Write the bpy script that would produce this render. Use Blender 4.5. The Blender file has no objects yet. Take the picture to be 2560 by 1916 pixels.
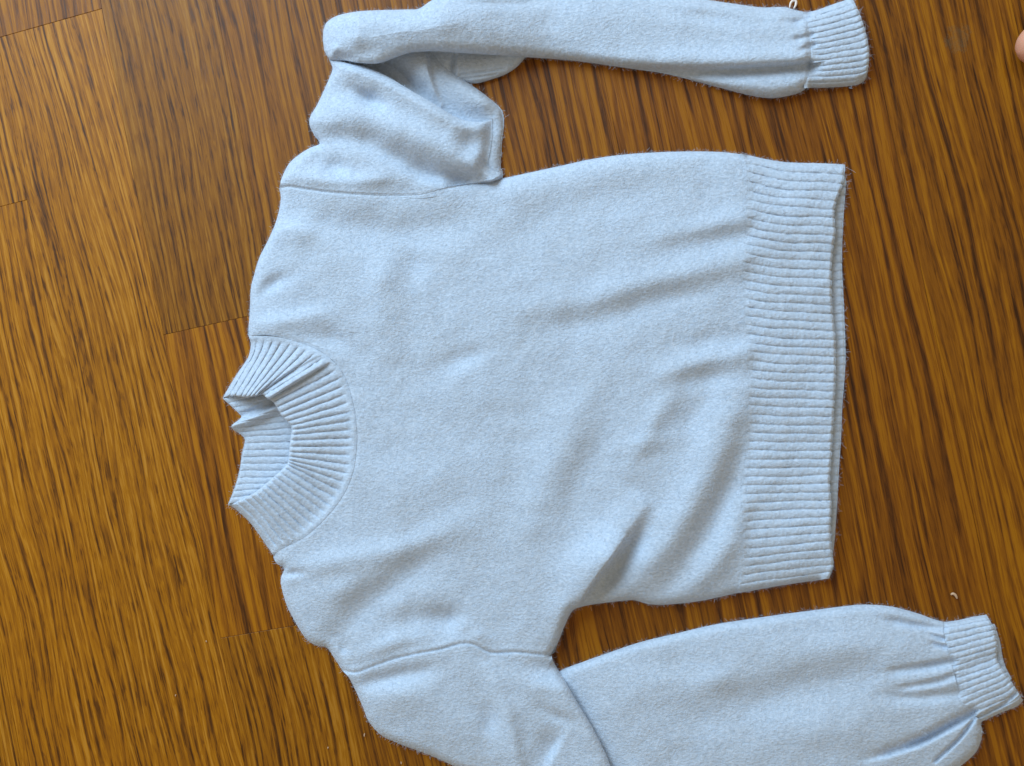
import bpy, bmesh, math, random
import numpy as np
from mathutils import Matrix, Vector

random.seed(7)
rng = np.random.default_rng(11)
S = bpy.context.scene
COL = S.collection

# ------------------------------------------------------------------ camera
W0, H0 = 2560.0, 1916.0            # photograph pixels
F = 2200.0                         # focal length in photograph pixels
D = 0.75                           # metres from lens to the floor along the axis
TILT = math.radians(8.0)
st, ct = math.sin(TILT), math.cos(TILT)
CAM = np.array([D * st, 0.0, D * ct])
FWD = np.array([-st, 0.0, -ct]); RGT = np.array([ct, 0.0, -st]); UPV = np.array([0.0, 1.0, 0.0])
cd = bpy.data.cameras.new('camera')
cam = bpy.data.objects.new('camera', cd); COL.objects.link(cam)
m3 = Matrix((RGT, UPV, -FWD)).transposed().to_4x4()
m3.translation = Vector(CAM)
cam.matrix_world = m3
cd.sensor_fit = 'HORIZONTAL'; cd.sensor_width = 36.0; cd.lens = F / W0 * 36.0
cd.clip_start = 0.01; cd.clip_end = 50
S.camera = cam
S.render.resolution_x = 1024; S.render.resolution_y = 766

# ------------------------------------------------------------------ light
w = bpy.data.worlds.new('World'); S.world = w; w.use_nodes = True
bg = w.node_tree.nodes['Background']
bg.inputs['Color'].default_value = (1.0, 0.78, 0.55, 1)     # room bounce
bg.inputs['Strength'].default_value = 0.44
def area(name, loc, target, sx, sy, power, col):
    ld = bpy.data.lights.new(name, 'AREA'); ld.shape = 'RECTANGLE'; ld.size = sx; ld.size_y = sy
    ld.energy = power; ld.color = col
    o = bpy.data.objects.new(name, ld); COL.objects.link(o)
    o.location = loc
    o.rotation_euler = (Vector(target) - Vector(loc)).to_track_quat('-Z', 'Y').to_euler()
    return o
area('window_light', (-1.25, 1.80, 1.50), (0, 0.0, 0), 1.9, 1.6, 103, (0.62, 0.82, 1.0))
S.view_settings.view_transform = 'Standard'; S.view_settings.look = 'None'
S.view_settings.exposure = 0.0; S.view_settings.gamma = 1.0

# ------------------------------------------------------------------ helpers
def P(u, v, z):
    """photograph pixel + height above the floor -> world point"""
    u = np.asarray(u, float); v = np.asarray(v, float); z = np.asarray(z, float)
    d = (FWD[None, :] * F + RGT[None, :] * (u.ravel() - W0 / 2)[:, None]
         + UPV[None, :] * (H0 / 2 - v.ravel())[:, None])
    k = (z.ravel() - CAM[2]) / d[:, 2]
    return CAM[None, :] + d * k[:, None]

PX = D / F                          # about 0.34 mm of floor for one pixel
MM = 0.001

def catmull(pts, per=8):
    p = np.array(pts, float)
    q = np.vstack([2 * p[0] - p[1], p, 2 * p[-1] - p[-2]])
    out = []
    for i in range(1, len(q) - 2):
        t = np.linspace(0, 1, per, endpoint=False)[:, None]
        a, b, c, d_ = q[i - 1], q[i], q[i + 1], q[i + 2]
        m1 = (c - a) * 0.5; m2 = (d_ - b) * 0.5
        L = np.linalg.norm(c - b) + 1e-9
        for mm in (m1, m2):                      # keep tangents short on uneven spacing
            n = np.linalg.norm(mm)
            if n > L: mm *= L / n
        h00 = 2*t**3 - 3*t**2 + 1; h10 = t**3 - 2*t**2 + t; h01 = -2*t**3 + 3*t**2; h11 = t**3 - t**2
        out.append(h00*b + h10*m1 + h01*c + h11*m2)
    out.append(p[-1:])
    return np.vstack(out)

def sample(pts, n, axis=None, mix=0.5, smooth=True, warp=0.0):
    """n points along a curve; parameter = mix of arc length and progress along one axis"""
    c = catmull(pts) if smooth else np.array(pts, float)
    s = np.concatenate([[0], np.cumsum(np.linalg.norm(np.diff(c[:, :2], axis=0), axis=1))]); s /= s[-1]
    if axis is not None:
        a = np.maximum.accumulate(c[:, axis]); a = (a - a[0]) / (a[-1] - a[0])
        s = mix * s + (1 - mix) * a
    s = s + np.arange(len(s)) * 1e-9; s = (s - s[0]) / (s[-1] - s[0])
    t = np.linspace(0, 1, n); t = t + warp * np.sqrt(np.sin(np.pi * t).clip(0))
    return np.stack([np.interp(t, s, c[:, k]) for k in range(c.shape[1])], 1)

def coons(T, B, L, R):
    ns, nt = len(T), len(L)
    s = np.linspace(0, 1, ns)[None, :, None]; t = np.linspace(0, 1, nt)[:, None, None]
    a = (1 - s) * L[:, None, :] + s * R[:, None, :]
    b = (1 - t) * T[None] + t * B[None]
    c = ((1 - s) * (1 - t) * T[0] + s * (1 - t) * T[-1] + (1 - s) * t * B[0] + s * t * B[-1])
    return a + b - c                                # nt x ns x 2

def seg_dist(u, v, pl):
    """distance, side (+ = right of travel in the picture), parameter along polyline"""
    best = np.full(u.shape, 1e18); side = np.zeros(u.shape); par = np.zeros(u.shape)
    n = len(pl) - 1
    for i in range(n):
        ax, ay = pl[i][:2]; bx, by = pl[i + 1][:2]
        dx, dy = bx - ax, by - ay; L2 = dx * dx + dy * dy + 1e-12
        k = np.clip(((u - ax) * dx + (v - ay) * dy) / L2, 0, 1)
        ex, ey = u - ax - k * dx, v - ay - k * dy
        dd = ex * ex + ey * ey
        mk = dd < best
        best = np.where(mk, dd, best)
        side = np.where(mk, dx * (v - ay) - dy * (u - ax), side)
        par = np.where(mk, (i + k) / n, par)
    return np.sqrt(best), np.sign(side), par

def stroke(u, v, pts, amp, wl, wr):
    """a fold: crest (or crease) line, height along it in mm, widths to each side in pixels"""
    pl = catmull(pts, 4)
    wm = 3.0 * max(wl, wr)
    out = np.zeros(u.shape)
    mk = (u > pl[:, 0].min() - wm) & (u < pl[:, 0].max() + wm) & (v > pl[:, 1].min() - wm) & (v < pl[:, 1].max() + wm)
    if not mk.any(): return out
    d, sd, pr = seg_dist(u[mk], v[mk], pl)
    amp = np.atleast_1d(np.array(amp, float))
    if len(amp) > 1:
        x = pr * (len(amp) - 1); i = np.minimum(x.astype(int), len(amp) - 2); f = x - i; f = f * f * (3 - 2 * f)
        a = amp[i] * (1 - f) + amp[i + 1] * f
    else: a = amp[0]
    wd = np.where(sd > 0, wr, wl)
    out[mk] = a * np.exp(-(d / wd) ** 2)
    return out * MM

LAT = rng.random((256, 256))
def vnoise(u, v, wave, seed=0):
    x = u / wave + seed * 17.31; y = v / wave + seed * 9.77
    xi = np.floor(x).astype(int); yi = np.floor(y).astype(int); fx = x - xi; fy = y - yi
    fx = fx * fx * (3 - 2 * fx); fy = fy * fy * (3 - 2 * fy)
    g = lambda a, b: LAT[a % 256, b % 256]
    return ((g(xi, yi) * (1 - fx) + g(xi + 1, yi) * fx) * (1 - fy)
            + (g(xi, yi + 1) * (1 - fx) + g(xi + 1, yi + 1) * fx) * fy) * 2 - 1

def arc(d, R):                      # quarter-round edge
    x = np.clip(d / R, 0, 1); return np.sqrt(np.maximum(0, 1 - (1 - x) ** 2))
def sm(x, a, b):
    t = np.clip((x - a) / (b - a), 0, 1); return t * t * (3 - 2 * t)

def edge_height(u, v, edges, t1, r1, t2, r2):
    """height in metres of a cloth tube lying on its base: quarter-round rim plus a slow swell"""
    if not edges: return np.full(u.shape, (t1 + t2) * MM), np.full(u.shape, 1e3)
    d = np.full(u.shape, 1e9)
    for e in edges:
        d = np.minimum(d, seg_dist(u, v, catmull(e, 4))[0])
    x = np.clip(d / r2, 0, 1)
    return (t1 * arc(d, r1) + t2 * (1 - (1 - x) ** 2)) * MM, d

def rib_profile(phi, k=0.20):
    return np.abs(np.sin(np.pi * phi)) ** k - 1.0

FIB = []                            # (points, normals) of cloth surfaces for the fuzz
def grid_mesh(uv, z, skirt=True, drop=None, fuzz=1.0, skip=''):
    nt, ns = z.shape
    pts = P(uv[..., 0], uv[..., 1], z)
    idx = np.arange(nt * ns).reshape(nt, ns)
    quads = np.stack([idx[:-1, :-1], idx[1:, :-1], idx[1:, 1:], idx[:-1, 1:]], -1).reshape(-1, 4)
    # surface normals for fibres
    g = pts.reshape(nt, ns, 3)
    du = np.gradient(g, axis=1); dv = np.gradient(g, axis=0)
    nr = np.cross(du, dv); nr /= (np.linalg.norm(nr, axis=2, keepdims=True) + 1e-12)
    if nr[..., 2].mean() < 0: nr = -nr; quads = quads[:, ::-1]
    else: quads = quads
    if fuzz > 0: FIB.append((g, nr, fuzz))
    if skirt:
        ring = np.concatenate([idx[0, :-1], idx[:-1, -1], idx[-1, :0:-1], idx[:0:-1, 0]])
        ru = uv.reshape(-1, 2)[ring]; rz = z.ravel()[ring]
        cen = uv.reshape(-1, 2).mean(0)
        off = np.roll(ru, -1, 0) - np.roll(ru, 1, 0)
        nrm = np.stack([-off[:, 1], off[:, 0]], 1); nrm /= (np.linalg.norm(nrm, axis=1, keepdims=True) + 1e-9)
        area_ = 0.5 * np.sum(ru[:, 0] * np.roll(ru[:, 1], -1) - np.roll(ru[:, 0], -1) * ru[:, 1])
        if area_ < 0: nrm = -nrm                      # now points inwards
        lowz = np.full(len(ring), 0.0004) if drop is None else np.maximum(0.0004, rz - drop)
        low = P(ru[:, 0] + nrm[:, 0] * 3.0, ru[:, 1] + nrm[:, 1] * 3.0, lowz)
        base = len(pts); n = len(ring); k = np.arange(n)
        sd_ = np.array(list('T' * (ns - 1) + 'R' * (nt - 1) + 'B' * (ns - 1) + 'L' * (nt - 1)))
        k = k[~np.isin(sd_, list(skip))] if skip else k
        k2 = (k + 1) % n
        sk = np.stack([ring[k], ring[k2], base + k2, base + k], 1)
        pts = np.vstack([pts, low]); quads = np.vstack([quads, sk])
    return pts, quads

def mesh_from(name, chunks):
    vs, fs, o = [], [], 0
    for p, q in chunks:
        vs.append(p); fs.append(q + o); o += len(p)
    vs = np.vstack(vs); fs = np.vstack(fs)
    me = bpy.data.meshes.new(name)
    me.vertices.add(len(vs)); me.vertices.foreach_set('co', vs.astype(np.float32).ravel())
    k = fs.shape[1]
    me.loops.add(fs.size); me.loops.foreach_set('vertex_index', fs.astype(np.int32).ravel())
    me.polygons.add(len(fs)); me.polygons.foreach_set('loop_start', np.arange(0, fs.size, k, dtype=np.int32))
    me.update(calc_edges=True); me.validate()
    me.polygons.foreach_set('use_smooth', np.ones(len(me.polygons), bool))
    me.update()
    return me

def link(name, me, mat=None, parent=None):
    o = bpy.data.objects.new(name, me); COL.objects.link(o)
    if mat is not None: me.materials.append(mat)
    if parent is not None: o.parent = parent
    return o
def tag(o, label=None, cat=None, group=None, kind=None):
    if label: o['label'] = label
    if cat: o['category'] = cat
    if group: o['group'] = group
    if kind: o['kind'] = kind
    return o

# ------------------------------------------------------------------ materials
class NT:
    def __init__(s, name):
        s.m = bpy.data.materials.new(name); s.m.use_nodes = True
        s.t = s.m.node_tree; s.b = s.t.nodes['Principled BSDF']; s.out = s.t.nodes['Material Output']
    def n(s, typ, **kw):
        nd = s.t.nodes.new(typ)
        for k, v in kw.items():
            if k in nd.inputs: nd.inputs[k].default_value = v
            else: setattr(nd, k, v)
        return nd
    def l(s, a, b): s.t.links.new(a, b)
    def math(s, op, a, b=None, c=None):
        nd = s.n('ShaderNodeMath', operation=op)
        for i, x in enumerate((a, b, c)):
            if x is None: continue
            if isinstance(x, (int, float)): nd.inputs[i].default_value = x
            else: s.l(x, nd.inputs[i])
        return nd.outputs[0]
    def ramp(s, fac, stops):
        nd = s.n('ShaderNodeValToRGB'); cr = nd.color_ramp
        while len(cr.elements) < len(stops): cr.elements.new(0.5)
        for e, (p, c) in zip(cr.elements, stops):
            e.position = p; e.color = (*c, 1) if len(c) == 3 else c
        s.l(fac, nd.inputs['Fac']); return nd.outputs['Color']
    def mix(s, fac, a, b, blend='MIX'):
        nd = s.n('ShaderNodeMix', data_type='RGBA', blend_type=blend)
        for sock, x in ((nd.inputs[0], fac), (nd.inputs[6], a), (nd.inputs[7], b)):
            if isinstance(x, (int, float)): sock.default_value = x
            elif isinstance(x, tuple): sock.default_value = (*x, 1)
            else: s.l(x, sock)
        return nd.outputs[2]
    def noise(s, vec, scale, detail=3, rough=0.55, dist=0.0):
        nd = s.n('ShaderNodeTexNoise', Scale=scale, Detail=detail, Roughness=rough, Distortion=dist)
        s.l(vec, nd.inputs['Vector']); return nd.outputs['Fac']

def srgb(r, g, b):
    f = lambda c: ((c / 255) / 12.92) if c / 255 <= 0.04045 else (((c / 255) + 0.055) / 1.055) ** 2.4
    return (f(r), f(g), f(b))

def knit_material(name, bump=0.55):
    k = NT(name)
    tc = k.n('ShaderNodeTexCoord'); v = tc.outputs['Object']
    mp = k.n('ShaderNodeMapping'); mp.inputs['Scale'].default_value = (1.0, 1.45, 1.0); k.l(v, mp.inputs['Vector'])
    clump = k.noise(mp.outputs[0], 360, 2, 0.5, 0.3)
    fine = k.noise(v, 1100, 2, 0.6)
    broad = k.noise(v, 26, 2, 0.5)
    c1 = k.ramp(clump, [(0.28, srgb(171, 192, 213)), (0.52, srgb(185, 205, 226)), (0.74, srgb(199, 218, 239))])
    c2 = k.mix(k.math('MULTIPLY', broad, 0.22), c1, srgb(188, 202, 212))
    k.l(c2, k.b.inputs['Base Color'])
    k.b.inputs['Roughness'].default_value = 0.95
    k.b.inputs['Specular IOR Level'].default_value = 0.15
    k.b.inputs['Sheen Weight'].default_value = 0.25
    k.b.inputs['Sheen Roughness'].default_value = 0.6
    h = k.math('ADD', k.math('MULTIPLY', clump, 1.0), k.math('MULTIPLY', fine, 0.45))
    bp = k.n('ShaderNodeBump', Strength=bump, Distance=0.0014); k.l(h, bp.inputs['Height'])
    k.l(bp.outputs['Normal'], k.b.inputs['Normal'])
    return k.m

def simple(name, col, rough=0.6, noise_scale=0, var=0.15, bump=0.0, sss=0.0):
    k = NT(name)
    tc = k.n('ShaderNodeTexCoord')
    if noise_scale:
        f = k.noise(tc.outputs['Object'], noise_scale, 4)
        k.l(k.mix(f, tuple(c * (1 - var) for c in col), tuple(min(1, c * (1 + var)) for c in col)), k.b.inputs['Base Color'])
        if bump:
            bp = k.n('ShaderNodeBump', Strength=bump, Distance=0.0005); k.l(f, bp.inputs['Height']); k.l(bp.outputs['Normal'], k.b.inputs['Normal'])
    else: k.b.inputs['Base Color'].default_value = (*col, 1)
    k.b.inputs['Roughness'].default_value = rough
    if sss:
        k.b.inputs['Subsurface Weight'].default_value = sss
        k.b.inputs['Subsurface Radius'].default_value = (0.006, 0.002, 0.001)
    return k.m

def wood_material():
    k = NT('stained_oak')
    tc = k.n('ShaderNodeTexCoord'); oi = k.n('ShaderNodeObjectInfo')
    at = k.n('ShaderNodeAttribute', attribute_type='OBJECT', attribute_name='grain')     # x: coarseness 0..1, y: tone, z: slant
    sep = k.n('ShaderNodeSeparateXYZ'); k.l(at.outputs['Vector'], sep.inputs[0])
    coarse, tone, slant = sep.outputs[0], sep.outputs[1], sep.outputs[2]
    off = k.n('ShaderNodeCombineXYZ')
    k.l(k.math('MULTIPLY', oi.outputs['Random'], 37.0), off.inputs[0]); k.l(k.math('MULTIPLY', oi.outputs['Random'], 91.0), off.inputs[1])
    k.l(k.math('MULTIPLY', oi.outputs['Random'], 13.0), off.inputs[2])
    ad = k.n('ShaderNodeVectorMath', operation='ADD'); k.l(tc.outputs['Object'], ad.inputs[0]); k.l(off.outputs[0], ad.inputs[1])
    sx = k.n('ShaderNodeSeparateXYZ'); k.l(ad.outputs[0], sx.inputs[0])
    X, Y, Z = sx.outputs
    # the grain wanders: shift across the board by slow noise along it, plus a slant of its own
    low = k.n('ShaderNodeMapping'); low.inputs['Scale'].default_value = (9, 2.6, 1); k.l(ad.outputs[0], low.inputs['Vector'])
    wv = k.math('MULTIPLY', k.math('SUBTRACT', k.noise(low.outputs[0], 1.0, 2, 0.5), 0.5), k.math('SUBTRACT', 0.046, k.math('MULTIPLY', coarse, 0.024)))
    X2 = k.math('ADD', k.math('ADD', X, wv), k.math('MULTIPLY', Y, slant))
    def vec(sx_, sy_, zz=0.0):
        c = k.n('ShaderNodeCombineXYZ')
        k.l(k.math('MULTIPLY', X2, sx_) if isinstance(sx_, (int, float)) else k.math('MULTIPLY', X2, sx_), c.inputs[0])
        k.l(k.math('MULTIPLY', Y, sy_), c.inputs[1]); k.l(k.math('ADD', Z, zz), c.inputs[2])
        return c.outputs[0]
    fx = k.math('ADD', k.math('MULTIPLY', coarse, -120.0), 340.0)      # growth bands per metre: fine boards more
    rings = k.noise(vec(fx, 2.0), 1.0, 2.5, 0.55, 0.1)                  # bold growth bands
    mid = k.noise(vec(430, 6, 3.0), 1.0, 3, 0.6, 0.15)
    pores = k.noise(vec(900, 40, 7.0), 1.0, 2, 0.55)
    dash = k.noise(vec(400, 48, 11.0), 1.0, 2, 0.6, 0.5)               # short broken pores of fine boards
    big = k.noise(vec(16, 2.0, 5.0), 1.0, 2, 0.5)
    fine = k.math('SUBTRACT', 1.0, coarse)
    wf = k.math('ADD', k.math('MULTIPLY', coarse, -86.0), 162.0)
    ph = k.math('ADD', k.math('MULTIPLY', X2, wf), k.math('MULTIPLY', k.noise(vec(46, 3.0, 17.0), 1.0, 3, 0.6), 3.4))
    wave = k.math('ADD', 0.5, k.math('MULTIPLY', k.math('SINE', k.math('MULTIPLY', ph, 6.2832)), 0.5))
    brk = k.noise(vec(170, 17, 23.0), 1.0, 2, 0.6)
    wl_ = k.ramp(wave, [(0.10, (0, 0, 0)), (0.50, (1, 1, 1))])
    wl_ = k.math('MAXIMUM', wl_, k.math('MULTIPLY', k.ramp(brk, [(0.44, (0, 0, 0)), (0.60, (1, 1, 1))]), k.math('ADD', 0.25, k.math('MULTIPLY', fine, 0.35))))      # lines break up along their length
    r1 = k.ramp(rings, [(0.40, (0, 0, 0)), (0.48, (0.42, 0.42, 0.42)), (0.56, (0.9, 0.9, 0.9)), (0.7, (1, 1, 1))])
    m1 = k.ramp(mid, [(0.34, (0, 0, 0)), (0.56, (1, 1, 1))])
    p1 = k.ramp(pores, [(0.36, (0, 0, 0)), (0.52, (1, 1, 1))])
    d1 = k.ramp(dash, [(0.40, (0, 0, 0)), (0.52, (1, 1, 1))])
    # rows of dashes gather along the growth bands
    near = k.ramp(rings, [(0.30, (1, 1, 1)), (0.55, (0.35, 0.35, 0.35)), (0.75, (0.1, 0.1, 0.1))])
    dd = k.math('MULTIPLY', k.math('SUBTRACT', 1.0, d1), near)
    val = k.math('ADD', k.math('MULTIPLY', r1, k.math('ADD', 0.16, k.math('MULTIPLY', coarse, 0.22))), k.math('MULTIPLY', m1, 0.20))
    val = k.math('ADD', val, k.math('MULTIPLY', wl_, k.math('ADD', 0.33, k.math('MULTIPLY', fine, 0.06))))
    val = k.math('ADD', val, k.math('MULTIPLY', p1, 0.19))
    val = k.math('ADD', val, k.math('MULTIPLY', fine, 0.10))
    val = k.math('SUBTRACT', val, k.math('MULTIPLY', dd, k.math('ADD', 0.10, k.math('MULTIPLY', fine, 0.34))))
    val = k.math('ADD', val, k.math('MULTIPLY', k.math('SUBTRACT', big, 0.5), 0.28))
    colA = k.ramp(val, [(0.0, srgb(52, 30, 16)), (0.30, srgb(86, 50, 25)), (0.55, srgb(124, 75, 34)), (0.80, srgb(148, 93, 42)), (1.0, srgb(172, 116, 58))])
    colB = k.ramp(val, [(0.0, srgb(70, 42, 18)), (0.30, srgb(103, 66, 28)), (0.55, srgb(145, 97, 44)), (0.80, srgb(167, 116, 53)), (1.0, srgb(186, 138, 74))])
    col = k.mix(coarse, colB, colA)
    tn = k.math('ADD', 0.33, k.math('MULTIPLY', tone, 1.0))
    hs = k.n('ShaderNodeHueSaturation'); k.l(k.math('ADD', 1.10, k.math('MULTIPLY', coarse, 0.05)), hs.inputs['Saturation']); k.l(col, hs.inputs['Color']); k.l(tn, hs.inputs['Value'])
    k.l(hs.outputs[0], k.b.inputs['Base Color'])
    rg = k.math('ADD', 0.46, k.math('MULTIPLY', p1, 0.10)); k.l(rg, k.b.inputs['Roughness'])
    k.b.inputs['Specular IOR Level'].default_value = 0.27
    bp = k.n('ShaderNodeBump', Strength=0.25, Distance=0.0003)
    k.l(k.math('ADD', p1, m1), bp.inputs['Height']); k.l(bp.outputs['Normal'], k.b.inputs['Normal'])
    return k.m

KNIT = knit_material('brushed_blue_knit')
RIBK = knit_material('ribbed_blue_knit', 0.45)
FUZZ = simple('loose_wool', srgb(190, 211, 234), 0.9)
WOOD = wood_material()
GAP = simple('plank_core', srgb(40, 26, 15), 0.9, 200)

# ------------------------------------------------------------------ floor of boards
floor = link('floor', bpy.data.meshes.new('floor'), GAP)
bm = bmesh.new()
for x, y in ((-1.6, -1.4), (1.6, -1.4), (1.6, 1.4), (-1.6, 1.4)): bm.verts.new((x, y, -0.0085))
bm.faces.new(bm.verts); bm.to_mesh(floor.data); bm.free()
tag(floor, kind='structure')

def fl(u, v): return P([u], [v], [0.0])[0]
g0 = fl(408, 835); g1 = fl(550, 1591)
gdir = (g1 - g0)[:2]; gdir /= np.linalg.norm(gdir)          # along the boards, towards picture bottom
adir = np.array([-gdir[1], gdir[0]])                         # across the boards
if adir[0] < 0: adir = -adir
o2 = g0[:2]                                                  # a point on the joint between board rows 1 and 2
BW = 0.1075                                                  # board width
def along(u, v): return float(np.dot(fl(u, v)[:2] - o2, gdir))
NOCUT = [-1.35, 1.35]
known = {0: [along(20, 512)], 1: [along(130, 57)], 2: [along(480, 822), along(645, 1580)]}
ang = math.atan2(-gdir[1], -gdir[0]) - math.pi / 2           # board +Y points to picture top
def board_mesh(wd, ln):
    bm = bmesh.new(); h = 0.008; b = 0.00045
    hw, hl = wd / 2 - 0.00006, ln / 2 - 0.00010
    lo = [bm.verts.new((sx * hw, sy * hl, -h)) for sx, sy in ((-1, -1), (1, -1), (1, 1), (-1, 1))]
    md = [bm.verts.new((sx * hw, sy * hl, -b * 0.55)) for sx, sy in ((-1, -1), (1, -1), (1, 1), (-1, 1))]
    tp = [bm.verts.new((sx * (hw - b * 0.12), sy * (hl - b * 0.6), 0)) for sx, sy in ((-1, -1), (1, -1), (1, 1), (-1, 1))]
    bm.faces.new(tp)
    for a, c in ((lo, md), (md, tp)):
        for i in range(4): bm.faces.new((a[i], a[(i + 1) % 4], c[(i + 1) % 4], c[i]))
    bm.normal_update()
    me = bpy.data.meshes.new('plank'); bm.to_mesh(me); bm.free(); me.materials.append(WOOD); return me
SPEC = {(1, 0): (.65, .44, .0), (1, 1): (.22, .60, .05), (0, 0): (.25, .60, .06), (0, 1): (.3, .64, .03), (2, 0): (.28, .33, .02), (2, 1): (.70, .52, .0), (2, 2): (.30, .46, .02)}
TONE = {-1: .58, 0: .58, 1: .58, 2: .45, 3: .36, 4: .37, 5: .36, 6: .36, 7: .36, 8: .40}
COARSE = {-1: .2, 0: .25, 1: .25, 2: .15, 3: .55, 4: .8, 5: .8, 6: .95, 7: .9, 8: .7}
for r in range(-6, 13):
    cuts = [-1.2 + random.uniform(-.1, .1)] + sorted(known.get(r, [])) + [1.2 + random.uniform(-.1, .1)]
    if r in (4, 5, 6): cuts.insert(1, along((900, 1300, 1650)[r - 4], (1050, 900, 1100)[r - 4]))   # joints under the sweater
    for n_, (a, b) in enumerate(zip(cuts[:-1], cuts[1:])):
        me = board_mesh(BW, b - a)
        o = link('plank', me, None, floor)
        c = o2 + adir * ((r - 2 + 0.5) * BW) + gdir * (a + b) / 2
        o.location = (c[0], c[1], random.uniform(-0.00008, 0.0))
        o.rotation_euler = (0, 0, ang)
        rr = min(max(r, -1), 8)
        gr = SPEC.get((r, n_), (COARSE[rr], TONE[rr], random.uniform(-.01, .03)))
        o['grain'] = gr

# ------------------------------------------------------------------ the sweater
sw = bpy.data.objects.new('sweater', None); COL.objects.link(sw)
sw.location = (0, 0, 0)
tag(sw, 'pale blue fuzzy knit sweater with ribbed collar, cuffs and hem lying flat', 'sweater')

# ---- outlines, in photograph pixels
T_top = [(698,470),(720,466),(774,474),(832,481),(908,486),(985,488),(1053,485),(1107,471),(1187,459),(1263,445),(1397,416),(1480,398),(1560,387),(1650,381),(1740,379),(1810,381),(1866,388)]
T_left = [(698,470),(702,492),(699,520),(688,560),(668,605),(648,645),(636,685),(627,722),(625,770),(622,815),(621,839),
          (645,838),(690,841),(737,852),(779,867),(813,886),(848,919),(872,970),(887,1034),(892,1090),(890,1130),(882,1181),(859,1236),(821,1287),(762,1342),(705,1372),(684,1390),
          (692,1409),(710,1421),(703,1443),(703,1464),(716,1511),(738,1555),(763,1594),(788,1613),(817,1620),(833,1641),(857,1678)]
T_right = [(1866,388),(1868,480),(1863,578),(1857,673),(1862,780),(1868,880),(1871,960),(1869,1050),(1863,1147),(1853,1223),(1857,1299),(1857,1394),(1850,1480)]
T_bot = [(857,1678),(890,1682),(935,1665),(985,1648),(1035,1636),(1100,1624),(1150,1610),(1185,1612),(1225,1632),(1290,1631),(1340,1636),(1378,1638),
         (1396,1605),(1412,1565),(1432,1527),(1460,1516),(1509,1508),(1581,1501),(1623,1511),(1665,1512),(1737,1505),(1800,1493),(1850,1480)]
T_free = [T_top[7:], T_left[:11], T_left[26:], T_bot[11:]]
T_neck = T_left[10:27]; T_seamlow = T_bot[:12]; T_seamup = T_top[:8]

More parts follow.
